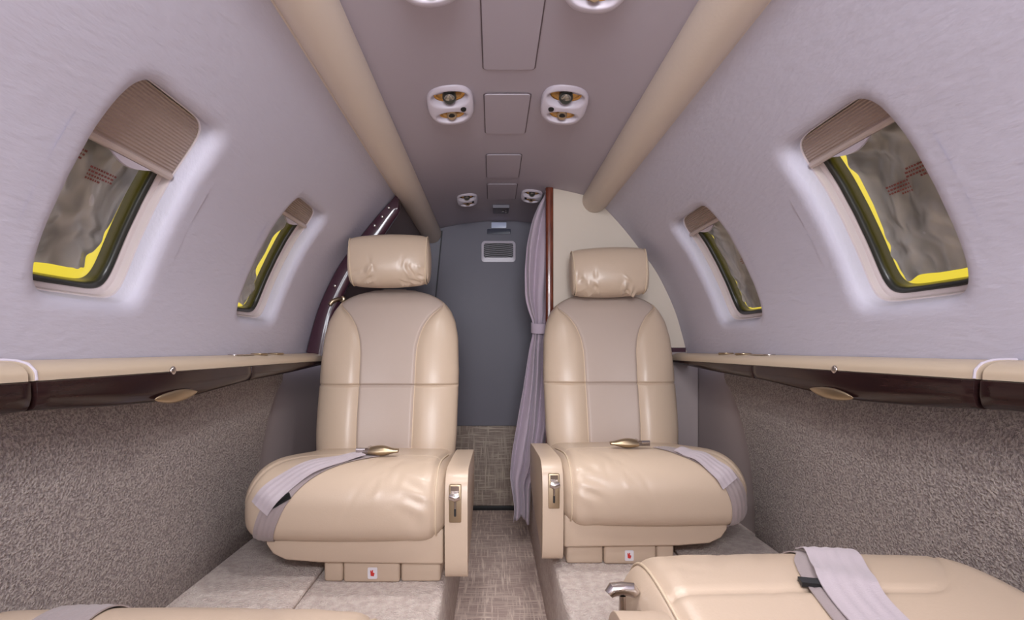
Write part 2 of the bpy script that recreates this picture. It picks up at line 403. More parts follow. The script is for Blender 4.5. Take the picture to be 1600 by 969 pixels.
# ------------------------------------------------------------------ windows
def ringpatch(mb, side, cy, cs, a, b, rings, n=6.5):
    def P(i, j):
        ins, d = rings[j]; q, r = sup(a-ins, b-ins, i, n); return W(side, cy+q, cs+r, d)
    mb.grid(P, NW, len(rings), True)
def sheet(mb, side, cy, cs, a, b, d, n=6.5, wob=None, rr=12, q0=0.0):
    def P(i, j):
        k = lerp(1, 0.001, j/(rr-1)); f = 1 + (wob(i) if wob else 0)
        q, r = sup(a*f, b*f, i, n); y = q*k; s_ = r*k
        return W(side, cy+y, cs+s_, d)
    mb.grid(P, NW, rr, True)
PL = {(-1,0): ('large left', 'far-drawn'), (1,0): ('large right', '')}
wn = 0
for side in (-1, 1):
    for wi, (y0, y1) in enumerate(WIN[side]):
        wn += 1
        cy, cs, a, b = (y0+y1)/2, (S0+S1)/2, (y1-y0)/2, (S1-S0)/2
        o = MB()
        ringpatch(o, side, cy, cs, a, b, [(-.004,.034), (.001,.034), (.004,.036), (.005,.048), (.006,.0485), (.0085,.0495), (.012,.053), (.014,.056), (.0145,.062)])
        wr = tag(o.build('window_%d' % wn, M['shroud'], angle=50), kind='structure')
        mb = MB(); ringpatch(mb, side, cy, cs, a, b, [(.0125,.0525), (.0145,.051), (.018,.052), (.0205,.055), (.0215,.059), (.0215,.063), (.012,.063)])
        mb.build('gasket', M['gasket'], wr)
        mb = MB(); sheet(mb, side, cy, cs, a-.021, b-.021, .0600); sheet(mb, side, cy, cs, a-.021, b-.021, .0615)
        mb.build('pane', M['pane'], wr)
        mb = MB(); sheet(mb, side, cy, cs, a+.01, b+.01, .078)
        mb.build('yellow_cover', M['cover'], wr)
        mb = MB(); ringpatch(mb, side, cy, cs, a, b, [(.0215,.062), (.0215,.0785)])
        mb.build('outer_frame', M['gasket'], wr)
        # silver film hung loose behind the pane: ragged edge, creased
        rnd = random.Random(5+wn); ph = [rnd.uniform(0, 6.28) for _ in range(6)]
        ew = [.0135, .012, .014, .010][wn-1]
        A2, B2 = a-.0215, b-.0215
        mb = MB(); NR = 26
        def P(i, j):
            k = lerp(1, .001, j/(NR-1)); t = 2*PI*i/NW
            ins = ew*(.75+.25*math.sin(3*t+ph[0])+.25*math.sin(7*t+ph[1])+.15*math.sin(13*t+ph[2]))
            if wn == 2: ins += .016*math.exp(-((t-(PI*0.08+6.0) )/.12)**2)+.018*math.exp(-((t+0.05-0.0)/.18)**2)
            ins = max(.002, ins)
            q, r = sup(A2-ins, B2-ins, i)
            y, s_ = q*k, r*k
            d = .0675 + .0034*math.sin(55*y+38*s_+ph[3])*math.sin(31*s_-17*y+ph[4]) + .0026*math.sin(90*y-61*s_+3*math.sin(40*s_)+ph[5]) + .0010*math.sin(170*y+120*s_+ph[0])
            return W(side, cy+y-(.0120 if wn == 1 else .0085 if wi == 0 else .008), cs+s_+.002, d)
        mb.grid(P, NW, NR, True); mb.build('silver_film', M['film'], wr)
        # faded print on the film: rows of small red marks
        mb = MB()
        for bx, bs, bl_ in ((-.062, .034, .030 if side < 0 else .045), (-.012, .018, .052 if side < 0 else .045)):
            if wi == 1: bx += .035; bs -= .045; bl_ *= .7
            if wi == 1 and bs < -.02: continue
            for row in range(4 if wi == 0 else 3):
                x = bx
                while x < bx+(bl_ if row != 3 else bl_*.5):
                    wd = rnd.uniform(.002, .006); s_ = cs+bs-row*.0058
                    yy = cy+x-.01
                    q = [W(side, yy+u, s_+v, .0628) for u, v in ((0,0),(wd,0),(wd,.0030),(0,.0030))]
                    bb = len(mb.v); mb.v += q; mb.f.append((bb, bb+1, bb+2, bb+3)); x += wd+.0016
        mb.build('printed_text', M['redtext'], wr)
        # pleated shade in its slot
        drop = .105 if wn == 1 else .052
        st = cs+b-.006; sb = st-drop; npl = int(drop/.0052)
        sh = MB(); NJ = npl*6+1
        def inner(s_, dd=0.008):   # half-width of the opening at arc s_
            r = min(.999, abs(s_-cs)/(b-.004)); return (a-dd)*(1-r**6.5)**(1/6.5)
        def P(i, j):
            s_ = lerp(sb, st, j/(NJ-1)); hw = inner(s_); u = i/16*2-1
            d = .034 + .0016*(1-abs(((j % 6)/3)-1))*1.5
            return W(side, cy+u*hw, s_, d)
        sh.grid(P, 17, NJ)
        loc = Vector(W(side, cy, sb, .034))
        so = sh.build('pleated_shade', M['shade'], angle=25)
        so.data.transform(Matrix.Translation(-loc)); so.location = loc
        names = {1: 'grey pleated shade drawn a third down in the nearest left window', 2: 'pleated shade folded at the top of the far left window near the dark arch',
                 3: 'folded pleated shade across the top of the nearest right window', 4: 'folded pleated shade at the top of the small far right window'}
        tag(so, names[wn], 'window shade')
        rb_ = MB(); hw = inner(sb)-.001
        secs = [(.026,-.004),(.024,.000),(.026,.0045),(.030,.006),(.042,.006),(.042,-.006),(.031,-.006)]
        bse = rb_.grid(lambda i, j: W(side, cy+lerp(-hw, hw, j/12), sb+secs[i][1], secs[i][0]+.004), 7, 13, True)
        rb_.cap([bse+i for i in range(7)]); rb_.cap([bse+12*7+i for i in range(7)])
        ro = rb_.build('bottom_rail', M['shade_bar'], so); ro.data.transform(Matrix.Translation(-loc))
        pb = MB()   # crescent finger pull under the rail
        bse = pb.grid(lambda i, j: W(side, cy+lerp(-.045, .045, j/16), sb-.005-[0, .010, .012, .002][i]*math.sin(PI*j/16), [.030,.028,.032,.037][i]), 4, 17, True)
        po = pb.build('finger_pull', M['plastic'], so); po.data.transform(Matrix.Translation(-loc))

# ------------------------------------------------------------------ tubes along the ceiling
for side in (-1, 1):
    ye = YE-.004 if side < 0 else YPR-.004
    t = empty('ceiling_duct', (side*.335+.008, YF, 1.09))
    tag(t, 'long cream leather-covered duct along the ' + ('left' if side < 0 else 'right') + ' side of the ceiling', 'ceiling duct')
    mb = MB(); n = 36
    b0 = mb.grid(lambda i, j: (.046*math.cos(2*PI*i/n), lerp(0, ye-YF, j/40), .046*math.sin(2*PI*i/n)), n, 41, True)
    mb.cap([b0+i for i in range(n)]); mb.cap([b0+40*n+i for i in range(n)])
    mb.build('duct_cover', M['tube'], t)
    sa_, sb_ = s_of_z(.531 if side < 0 else .522), s_of_z(.556)
    mb = MB(); b0 = mb.grid(lambda i, j: W(side, lerp(YF+.002, ye, j/40), [sa_, sa_+.002, sb_, sb_, sa_][i], [0, -.0035, -.0045, .001, .001][i]), 5, 41, True)
    mb.cap([b0+i for i in range(5)]); mb.cap([b0+200+i for i in range(5)])
    fo = mb.build('edge_flange', M['tube'], t); fo.data.transform(Matrix.Translation(-t.location))

# ------------------------------------------------------------------ ceiling hatches and fittings
hatches = [(.70, 1.112, 'largest smooth rectangular ceiling hatch nearest the viewer'), (1.22, 1.442, 'squarish ceiling hatch between the two gold-lined light pods'),
           (1.60, 1.815, 'ceiling hatch just aft of the gold-lined light pods'), (1.885, 2.08, 'smallest ceiling hatch farthest aft, between the small light pods')]
for y0, y1, lab in hatches:
    o = empty('ceiling_hatch', (0, (y0+y1)/2, CAMZ+.609)); tag(o, lab, 'ceiling panel', 'hatches down the middle of the ceiling')
    hl = (y1-y0)/2
    mb = MB(); mb.prism(rrect(-.055, .055, -hl, hl, .008), 'z', -.0035, .003); mb.build('panel', M['ceil'], o, bevel=.0012, smooth=False)
    mb = MB(); out, inn = rrect(-.0575, .0575, -hl-.0025, hl+.0025, .010), rrect(-.0553, .0553, -hl-.0003, hl+.0003, .0085)
    n = len(out)
    mb.grid(lambda i, j: (*((out, out, inn, inn)[j][i]), (-.0002, -.0018, -.0018, .002)[j]), n, 4, True)
    mb.build('panel_rim', M['gap'], o)

def pod(x, y, label, k_=1.0, lit=False):
    side = -1 if x < 0 else 1
    hx, hy = .056*k_, .068*k_; tilt = math.radians(14)
    o = empty('light_pod', (x, y, ceil_z(x)-hy*math.sin(tilt)+.002)); tag(o, label, 'reading light', 'reading light pods on the ceiling')
    o.rotation_euler = (-tilt, math.radians(side*5), 0)
    NU, NR = 72, 48
    op = [(0, -.029*k_, .041*k_, .0225*k_, .019*k_), (0, .031*k_, .034*k_, .0175*k_, .014*k_)]     # cx, cy, rx, ry, depth
    def h(px, py, k):
        z = -.012*k_*(1-k**5)**.5 if k < 1 else 0
        for cx, cy, rx, ry, dp in op:
            r = ((px-cx)/rx)**2+((py-cy)/ry)**2
            z += dp/(1+math.exp((r-1)*9))
        return z
    mb = MB()
    def P(i, j):
        k = 1-(max(0, j-1)/(NR-2))*.9999; t = 2*PI*i/NU; c, s = math.cos(t), math.sin(t); n = 2.6
        px = k*hx*math.copysign(abs(c)**(2/n), c); py = k*hy*math.copysign(abs(s)**(2/n), s)
        return (px, py, (h(px, py, k) if j else .036*k_*max(0, (py/hy+1)/2)))
    mb.grid(P, NU, NR, True); mb.build('bezel', M['plastic'], o, angle=80)
    for q, (cx, cy, rx, ry, dp) in enumerate(op):
        def L_(i, j):
            k = .90*(1-j/9.01); px, py = cx+rx*k*math.cos(2*PI*i/36), cy+ry*k*math.sin(2*PI*i/36)
            kk = (abs(px/hx)**2.6+abs(py/hy)**2.6)**(1/2.6)
            return (px, py, h(px, py, min(.99, kk))-.0010)
        mb = MB(); mb.grid(L_, 36, 10, True); mb.build('gold_liner', M['gold'], o)
        zc = L_(0, 9)[2]
        if q == 0:
            mb = MB(); mb.tube([(cx, cy+.002*k_, zc), (cx, cy-.001, zc-.011*k_), (cx, cy-.002, zc-.0125*k_)], [.0165*k_,.0165*k_,.014*k_], 24); lp = mb.build('lamp', M['gasket'], o)
            mb = MB(); mb.ball((cx, cy-.002, zc-.0125*k_), .0125*k_, .0125*k_, .005*k_); mb.build('lens', M['lens'], lp)
        else:
            mb = MB(); mb.tube([(cx, cy, zc), (cx, cy-.003, zc-.009*k_), (cx, cy-.004, zc-.011*k_)], [.012*k_,.012*k_,.0095*k_], 20); nz = mb.build('air_nozzle', M['bronze'], o)
            mb = MB(); mb.ball((cx, cy-.0042, zc-.0112*k_), .0078*k_, .0078*k_, .0016); mb.build('nozzle_mouth', M['black'], nz)
    mb = MB(); mb.tube([(-side*.030*k_, .004, -.008*k_), (-side*.030*k_, .0035, -.0135*k_)], [.0075*k_, .0068*k_], 18); mb.build('switch_button', M['black'], o)
    if lit:      # added spot below the pod, brightens seats and floor
        l = bpy.data.lights.new('pod_fill_spot', 'SPOT'); l.energy = 6.5; l.spot_size = math.radians(125); l.spot_blend = 1; l.shadow_soft_size = .03; l.color = (1, .97, .96)
        lo = bpy.data.objects.new('pod_fill_spot', l); C.objects.link(lo); lo.location = (x, y, ceil_z(x)-.055)
pods = [(-.135,.790,'light pod cut by the top edge of the photo, left one'), (.132,.806,'light pod cut by the top edge of the photo, right one'),
        (-.137,1.237,'gold-lined reading light pod left of the square hatch'), (.137,1.237,'gold-lined reading light pod right of the square hatch'),
        (-.137,2.04,'small white light pod near the aft bulkhead beside the left duct'), (.116,1.995,'white light pod near the top of the cherry wood post')]
for x, y, lab in pods: pod(x, y, lab, .74 if y > 1.9 else 1.0, y < 1.9)

# small latch box on the ceiling
o = empty('ceiling_latch', (0.0, 2.22, CAMZ+.608)); tag(o, 'small metal latch plate on the ceiling in front of the grey door', 'latch')
mb = MB(); mb.prism(rrect(-.034,.034,-.055,.055,.006), 'z', -.008, 0); mb.build('plate', M['bulk'], o, bevel=.002)
mb = MB(); mb.prism(rrect(-.036,.036,-.062,-.052,.003), 'z', -.014, 0); mb.build('lip', M['bulk'], o, bevel=.001)
mb = MB(); mb.tube([(.010,0,-.006),(.010,0,-.014)], .007, 14); mb.tube([(.022,.02,-.006),(.022,.02,-.013)], .006, 14); mb.build('catch', M['chrome'], o)

# ------------------------------------------------------------------ aft bulkhead
wl = [p for p in [prof.at(prof.L*k/40) for k in range(41)]]
right = [(.742, AZ)] + [(.742, .44)] + [(x, z) for x, z in wl]
top = [(x, z+CAMZ) for x, z in cprof[::-1]][2:-2]
poly = right + top + [(-x, z) for x, z in right[::-1]]
mb = MB(); mb.prism(poly, 'y', YE, YE+.03)
aft = tag(mb.build('wall_aft', M['bulk'], smooth=False), kind='structure')
# lavatory door panel, proud of the bulkhead
dl, dr = -.285, .40
dtop = [(x, z+CAMZ-.004) for x, z in cprof if dl+.035 < x < .30]
poly = [(dl-.080, .172), (dr, .172), (dr-.08, CAMZ+.56)] + dtop[::-1] + [(dl+.01, CAMZ+.565)]
mb = MB(); mb.prism(poly, 'y', YE-.008, YE)
door = tag(mb.build('door_1', M['bulk'], bevel=.0025, seg=2), kind='structure')
mb = MB(); mb.prism([(dl-.083,.172),(dl-.079,.172),(dl+.009,CAMZ+.563),(dl+.005,CAMZ+.563)], 'y', YE-.0086, YE); mb.build('door_gap', M['black'], door)
mb = MB(); mb.box(-.42, .42, YE-.016, YE, AZ+.018, .172)
mb.build('carpeted_riser', M['riser'], aft, bevel=.003)
mb = MB(); mb.box(-.42, .42, YE-.024, YE, AZ-.002, AZ+.020)
tag(mb.build('trim_1', M['black'], bevel=.003), kind='structure')

vx, vz = -.008, CAMZ+.469
o = empty('vent_grille', (vx, YE-.008, vz)); tag(o, 'white louvred air vent on the grey aft door', 'vent')
def bow(x, k): return -.012*(x/.08)**2*k
mb = MB(); pf, pi_ = rrect(-.081,.081,-.056,.052,.014), rrect(-.070,.070,-.036,.040,.008); n = len(pf)
mb.grid(lambda i, j: ((pf,pf,pi_,pi_)[j][i][0], (0,-.007,-.009,-.001)[j], (pf,pf,pi_,pi_)[j][i][1] + (bow((pf,pf,pi_,pi_)[j][i][0], 1) if (pf,pf,pi_,pi_)[j][i][1] > 0 else 0)), n, 4, True)
mb.build('frame', M['plastic'], o)
mb = MB(); mb.prism(rrect(-.072,.072,-.040,.044,.004), 'y', -.0012, .0); mb.build('backing', M['black'], o)
for k in range(8):
    z0 = -.030+k*.0092; mb = MB()
    b0 = mb.grid(lambda i, j: (lerp(-.0705,.0705,i/12), (-.002,-.008,-.0075,-.0015)[j], z0+bow(lerp(-.0705,.0705,i/12),1)*.9+(.0,-.001,.0008,.0014)[j]), 13, 4, False, True)
    mb.build('louvre', M['plastic'], o)
o = empty('door_sign', (-.006, YE-.008, CAMZ+.588)); tag(o, 'small pale sign over a dark strip above the air vent', 'sign')
mb = MB(); mb.prism(rrect(-.036,.036,-.014,.013,.003), 'y', -.010, 0); mb.build('sign_plate', M['signw'], o, bevel=.001)
mb = MB(); mb.prism(rrect(-.056,.056,-.042,-.018,.003), 'y', -.006, 0); mb.build('dark_strip', M['signb'], o, bevel=.001)

# ------------------------------------------------------------------ right partition with cherry post
xs0 = .190
tp = [(x, z+CAMZ-.001) for x, z in cprof if x > xs0+.005 and x < .345]
wp = [(x-.001, z) for x, z in wl]
poly = [(xs0, CAMZ-.012), (.690, CAMZ-.012)] + [p for p in wp[:-1] if p[1] > CAMZ-.012] + tp[::-1] + [(xs0, ceil_z(xs0)-.001)]
pt = empty('cabin_partition', (xs0, YPR, 0)); tag(pt, 'cream cabin partition with a cherry wood edge behind the right seat', 'partition')
def loc_build(mb, name, m, par, **k):
    o = mb.build(name, m, par, **k); o.data.transform(Matrix.Translation(-par.location)); return o
mb = MB(); mb.prism(poly, 'y', YPR, YPR+.025); loc_build(mb, 'panel', M['beige'], pt, smooth=False)
mb = MB(); mb.box(xs0, .727, YPR+.002, YPR+.025, 0, CAMZ-.012); loc_build(mb, 'lower_panel', M['recess'], pt)
mb = MB(); q = [(.162+.030*0, YPR-.004), (.190, YPR-.004), (.190, YPR+.030), (.162, YPR+.030)]
n = 24; b0 = mb.grid(lambda i, j: (.176+.0150*math.copysign(abs(math.cos(2*PI*i/n))**.6, math.cos(2*PI*i/n)), YPR+.012+.019*math.copysign(abs(math.sin(2*PI*i/n))**.6, math.sin(2*PI*i/n)), lerp(.002, ceil_z(.176)-.0015, j)), n, 2, True)
mb.cap([b0+i for i in range(n)]); mb.cap([b0+n+i for i in range(n)])
loc_build(mb, 'cherry_post', M['cherry'], pt, angle=60)
mb = MB(); mb.box(.19, .680, YPR-.004, YPR, CAMZ-.012, CAMZ+.004); loc_build(mb, 'brown_strip', M['plum'], pt)

# left partition: dark lacquered arch band with studs
sA, sB = s_of_z(-.012), s_of_z(.532)
pt = empty('wooden_arch', (-.68, YPL, CAMZ-.01)); tag(pt, 'dark plum lacquered arch with small studs behind the left seat', 'arch')
def band(s_):
    w_ = interp([(0,.075),(.25,.062),(.8,.060),(.95,.048),(1,.02)], (s_-sA)/(sB-sA)); return w_
cs_ = [(0,0),(0,-.004),(.10,-.012),(.5,-.014),(.88,-.012),(1,-.004),(1,.012),(.9,.018),(0,.018)]
mb = MB(); n = len(cs_)
b0 = mb.grid(lambda i, j: (lambda s_: (lambda p: (p[0], p[1]+cs_[i][1], p[2]))(W(-1, YPL, s_, -.001-band(s_)*cs_[i][0])))(lerp(sA, sB, j/50)), n, 51, True)
mb.cap([b0+i for i in range(n)]); mb.cap([b0+50*n+i for i in range(n)])
loc_build(mb, 'arch_band', M['plum'], pt, angle=50)
for f, dd in ((.40,.026),(.80,.020),(.865,.020),(.925,.016)):
    s_ = lerp(sA, sB, f); p = W(-1, YPL-.0135, s_, -dd); mb = MB(); mb.ball(p, .0062, .0045, .0062, 16, 10); loc_build(mb, 'stud', M['chrome'], pt)
# bronze coat hook at the inner edge of the arch
p = Vector(W(-1, YPL-.015, s_of_z(.185), -.060)); h = empty('coat_hook', p); tag(h, 'small bronze hook on the dark arch at the left seat shoulder', 'hook')
mb = MB(); mb.tube([(.012,.008,.012),(.0,-.004,.010),(-.014,-.012,.002),(-.022,-.014,-.008),(-.020,-.016,-.014)], [.006,.007,.008,.0075,.004], 12); mb.build('hook_arm', M['bronze'], h)
mb = MB(); mb.ball((.012,.010,.012), .012,.005,.012); mb.build('mount', M['bronze'], h)

# ------------------------------------------------------------------ curtain
def curtain():
    o = empty('gathered_curtain', (.12, 1.985, ceil_z(.12))); tag(o, 'mauve curtain tied back beside the cherry wood post', 'curtain')
    YC = 1.968
    Lx = [(.596,.175),(.57,.150),(.50,.118),(.40,.094),(.30,.084),(.20,.085),(.14,.100),(.10,.118),(.06,.118),(.0,.105),(-.15,.085),(-.28,.062),(-.40,.040),(-.49,.030),(-.56,.040),(-.61,.046),(-.665,.040)]
    Rx = [(.596,.20),(.50,.215),(.30,.215),(.14,.190),(.10,.172),(.06,.172),(-.10,.180),(-.3,.175),(-.45,.150),(-.52,.108),(-.665,.105)]
    Lx = sorted(Lx); Rx = sorted(Rx)
    Ls = Curve2(catmull([(a, b) for a, b in Lx], 6)); 
    def sm(tab, z): return sum(interp(tab, z+d) for d in (-.02,-.01,0,.01,.02))/5
    nf = 3; NU, NV = 121, 110; mb = MB()
    def P(i, j):
        u = i/(NU-1); zr = lerp(.600, -.662, j/(NV-1))
        if j > NV-30: zr += .045*math.sin(u*PI*1.2)*((j-NV+30)/30)*.6*u
        l, r = sm(Lx, zr), sm(Rx, zr); wd = r-l
        amp = min(.022, .010+.11*abs(zr-.08))*(1 if zr < .1 else .75)
        if zr > .5: amp *= 1
        ph = 2*PI*nf*u + 1.2*math.sin(3*zr+u*2)
        return (l+wd*u+.004*math.sin(ph*.5+zr*5), YC + amp*math.sin(ph)*.8+.0022*math.sin(2.3*ph+zr*6)+.05*max(0,-zr-.45)*0, min(zr+CAMZ, ceil_z(.15)-.002))
    mb.grid(P, NU, NV); c = mb.build('cloth', M['curtain'], o); c.data.transform(Matrix.Translation(-o.location))
    md = c.modifiers.new('thick', 'SOLIDIFY'); md.thickness = .0018
    mb = MB(); n = 40
    mb.grid(lambda i, j: (.146+.034*math.cos(2*PI*i/n), YC+.024*math.sin(2*PI*i/n), CAMZ+(.062,.064,.088,.098,.1)[j]+.006*math.sin(2*PI*i/n)), n, 5, True)
    t = mb.build('tie_back', M['curtain'], o); t.data.transform(Matrix.Translation(-o.location))
    t.modifiers.new('thick', 'SOLIDIFY').thickness = .002
curtain()

# ------------------------------------------------------------------ seats
cpts = catmull([(.07,.103),(.028,.106),(.006,.128),(.000,.168),(.006,.208),(.030,.241),(.075,.262),(.14,.266),(.24,.255),(.36,.238),(.50,.222)], 8)
cush = Curve2(cpts)
def Cs(x, s, off=0, hw=.234, R=.055, crown=.005):
    p = cush.at(s); n = cush.nrm(s)           # normal (dy,-dx): for this direction points inward or outward, fixed below
    nx, nz = -n[0], -n[1]
    ax = abs(x); k = 0; ex = x
    if ax > hw-R:
        t = min(1, (ax-(hw-R))/R); k = R*(1-math.sqrt(max(0, 1-t*t)))
    bul = crown*(1-min(1, ax/hw)**2)
    o = off - k + bul
    return Vector((ex, p[0]+nx*o, p[1]+nz*o))
_n = cush.nrm(.09)
def pl_wr(x, s): return 0
cache = {}
def seat_meshes(arm):
    """arm=+1: armrest on local +x; the seat faces local -y"""
    if arm in cache: return cache[arm]
    d = {}
    # cushion
    mb = MB(); hw, R = .234, .055; NU, NV = 101, 130
    def ux(i):
        t = i/(NU-1)*2-1; a = abs(t)
        # cluster columns near the rolled ends
        x = (hw-R)*a/.6 if a < .6 else (hw-R)+R*math.sin((a-.6)/.4*PI/2)
        return math.copysign(x, t)
    def wr(x, s):  # creases near the arm-side seam
        e = abs(x*arm-(.165)); 
        g = math.exp(-(e/.03)**2)
        return .0019*g*math.sin(s*130+x*70+2*math.sin(s*40))*math.exp(-((s-.12)/.12)**2)
    rc = random.Random(11); RID = []
    for k in range(20):
        e_ = rc.uniform(.02, .19); RID.append((arm*e_, rc.uniform(.10,.34), rc.uniform(.02,.05), rc.uniform(.004,.009), rc.uniform(.6,1.5)*arm, rc.choice((-1,1))*rc.uniform(.0006,.0016)))
    def ridges(x, s):
        w_ = 0
        for (x0, s0, du, dv, ang, am) in RID:
            p_, q_ = x-x0, s-s0; uu = p_*math.cos(ang)+q_*math.sin(ang); vv = -p_*math.sin(ang)+q_*math.cos(ang)
            w_ += am*math.exp(-(uu/du)**2-(vv/dv)**2)
        return w_
    def P(i, j):
        x = ux(i); s = cush.L*j/(NV-1)
        groove = -.0035*math.exp(-((x*arm-.206)/.0035)**2)-.004*math.exp(-((s-(.345-.10*max(0,(-x*arm-.08)/.1)**2*(x*arm<-.08)))/.005)**2)*(x*arm < .206)
        return Cs(x, s, wr(x, s)+groove+ridges(x, s))
    b0 = mb.grid(P, NU, NV)
    # bottom and ends
    for e in (0, NU-1):
        idx = [b0+j*NU+e for j in range(NV)]; q = len(mb.v); mb.v.append((mb.v[idx[0]][0], .46, .12)); mb.cap(idx+[q])
    mb.f.append(tuple([b0+i for i in range(NU)] + [len(mb.v)-1, len(mb.v)-2]))
    mb.f.append(tuple([b0+(NV-1)*NU+i for i in range(NU)] + [len(mb.v)-1, len(mb.v)-2]))
    d['cushion'] = mb.mesh('cushion', M['leather'], angle=60)
    mb = MB(); mb.tube([Cs(arm*.210, .02+(.50)*k/50, .0012) for k in range(51)], .0019, 8)
    d['piping'] = mb.mesh('piping', M['piping'])
    # under-frame with the cut-off outer corner
    o_ = -arm
    poly = [(o_*.182,.128),(o_*.180,.092),(o_*.165,.070),(o_*.135,.056),(o_*.06,.050),(arm*.226,.046),(arm*.226,.128)]
    mb = MB(); mb.prism(poly, 'y', .030, .46); d['seat_frame'] = mb.mesh('seat_frame', M['leather'], bevel=.006)
    # pedestal in three padded pieces
    mb = MB()
    for a, b in ((-.052,-.008),(-.006,.124),(.126,.218)):
        xa, xb = sorted((arm*a, arm*b)); mb.box(xa, xb, .044 if a != -.006 else .040, .42, .0, .051)
    d['pedestal'] = mb.mesh('pedestal', M['leather'], bevel=.007)
    mb = MB(); x0 = arm*.062; mb.prism(rrect(x0-.011, x0+.011, .010, .036, .003), 'y', .0385, .0405); d['sticker'] = mb.mesh('sticker', M['label'])
    mb = MB()
    mb.prism([(x0-.004,.017),(x0+.003,.016),(x0+.005,.023),(x0+.001,.025),(x0+.002,.030),(x0-.001,.030),(x0-.002,.026),(x0-.003,.030),(x0-.005,.029)], 'y', .0381, .0386); d['red_mark'] = mb.mesh('red_mark', M['red'])
    # backrest: loft of closed sections
    wt = [(0,.218),(.15,.224),(.5,.2275),(.70,.223),(.80,.2125),(.865,.1965),(.915,.174),(.955,.140),(.982,.098),(1.0,.045)]
    tt = [(0,.046),(.5,.050),(.80,.046),(.9,.040),(.96,.030),(1.0,.006)]
    def sm(tab, z, e=.012): return sum(interp(tab, min(1, max(0, z+q*e))) for q in (-1,0,1))/3
    seamx = [(0,.39),(.50,.395),(.62,.405),(.70,.44),(.77,.52),(.82,.62),(.865,.78),(.892,.93),(.905,1.0)]
    NS, NQ, NB = 50, 14, 26; NZ = 130
    def back(i, zi):
        """i index round the section; returns point"""
        z = zi; wv, tv = sm(wt, z), sm(tt, z)
        if z > .995: wv, tv = .04, .004
        fs = min(.985, sm(seamx, z, .02))
        ths = math.acos(fs)                       # seam angle
        # front: i 0..NQ bolster (+x), NQ..NQ+NS panel, then NQ bolster (-x); then NB behind
        if i <= NQ: th = ths*i/NQ
        elif i <= NQ+NS: th = lerp(ths, PI-ths, (i-NQ)/NS)
        elif i <= 2*NQ+NS: th = lerp(PI-ths, PI, (i-NQ-NS)/NQ)
        else: th = PI + PI*(i-2*NQ-NS)/NB
        c, s = math.cos(th), math.sin(th); n = 2.9
        x = wv*math.copysign(abs(c)**(1.0), c)
        yy = (1-min(1,abs(c))**n)**(1/n)
        fr = th <= PI
        y = -tv*yy*(1.15 if fr else .8)
        xr = abs(x)/wv
        if fr:
            # bolsters puffed, centre panel sunk, grooves at seams and at the cross seam
            if xr > fs:
                q = (xr-fs)/max(.02, 1-fs); y -= .010*math.sin(PI*min(1,q))**.8*(1 if z < .9 else (1-z)*10)
            else:
                q = xr/fs; y += .006*math.cos(q*PI/2)*(1 if z < .8 else max(0, (1-z)/.2))*1.0
            dx = (xr-fs)*wv; y += .008*math.exp(-(dx/.0042)**2)*(1 if z < .9 else 0)
            y += .0065*math.exp(-((z-.425)/.0065)**2)
            # the lumbar section swells between base and cross seam
            y -= .008*math.sin(PI*min(1, max(0, z/.425)))**.7 if z < .425 else .006*math.sin(PI*min(1,(z-.425)/.57))**.8
        else: y = -y
        lean = .115*z + .03*z*z
        return Vector((x, .490+lean+y, .185+.560*z))
    zs = [((j/(NZ-1)) if j < NZ*0.7 else None) for j in range(NZ)]
    zl = [j/(NZ-1) for j in range(NZ)]
    zl = [z if z < .85 else .85+.15*math.sin((z-.85)/.15*PI/2) for z in zl]
    # denser rows at the cross seam
    zl = sorted(set(zl + [.425+q*.003 for q in range(-5, 6)])); nz = len(zl)
    NT = 2*NQ+NS+NB
    pts = [[back(i, z) for i in range(NT)] for z in zl]
    mb = MB()
    ii = list(range(NQ+NS, NT)) + list(range(0, NQ+1))
    mb.grid(lambda i, j: pts[j][ii[i]], len(ii), nz)
    mb.cap([b for b in range(len(ii))])
    d['backrest'] = mb.mesh('backrest', M['leather'], angle=70)
    mb = MB(); b0 = mb.grid(lambda i, j: pts[j][NQ+i], NS+1, nz); d['center_panel'] = mb.mesh('center_panel', M['leather2'], angle=70)
    mb = MB(); mb.tube([pts[j][NQ]+Vector((0,-.0005,0)) for j in range(nz) if zl[j] < .885], .0014, 6)
    mb.tube([pts[j][NQ+NS]+Vector((0,-.0005,0)) for j in range(nz) if zl[j] < .885], .0014, 6)
    d['seam_piping'] = mb.mesh('seam_piping', M['piping'])
    # headrest pillow (origin at its own centre)
    rw = random.Random(3+arm); WR = []
    for k in range(26):
        e_ = rw.choice((-1,1,1)); WR.append((e_*rw.uniform(.35,.95), rw.uniform(3.3,4.6), rw.uniform(.10,.28), rw.uniform(.035,.07), e_*rw.uniform(.7,1.9), rw.choice((-1,1))*rw.uniform(.002,.0055)))
    mb = MB(); NX, NA = 90, 96
    def pill(u, a, off=0):
        x = .122*u; e = abs(u)
        hz = .080+.007*(1-e**2)-.004*max(0,(e-.8)/.2)**2; hy = .047+.016*(1-e**2.5)
        c, s = math.cos(a), math.sin(a); n = 2.45
        y = hy*math.copysign(abs(c)**(2/n), c); z = hz*math.copysign(abs(s)**(2/n), s)
        front = max(0, -c)
        g = math.exp(-((e-.80)/.24)**2)
        wrk = 0
        for (u0, a0, du, da, ang, am) in WR:      # soft folds pulled in from the lower corners
            p_, q_ = u-u0, a-a0; uu = p_*math.cos(ang)+q_*math.sin(ang); vv = -p_*math.sin(ang)+q_*math.cos(ang)
            wrk += am*math.exp(-(uu/du)**2-(vv/da)**2)
        k = 1+(wrk+off)/.07
        return Vector((x*(1+.035*z/.08), y*k, z*k))
    b0 = mb.grid(lambda i, j: pill(j/(NX-1)*2-1, 2*PI*i/NA), NA, NX, True)
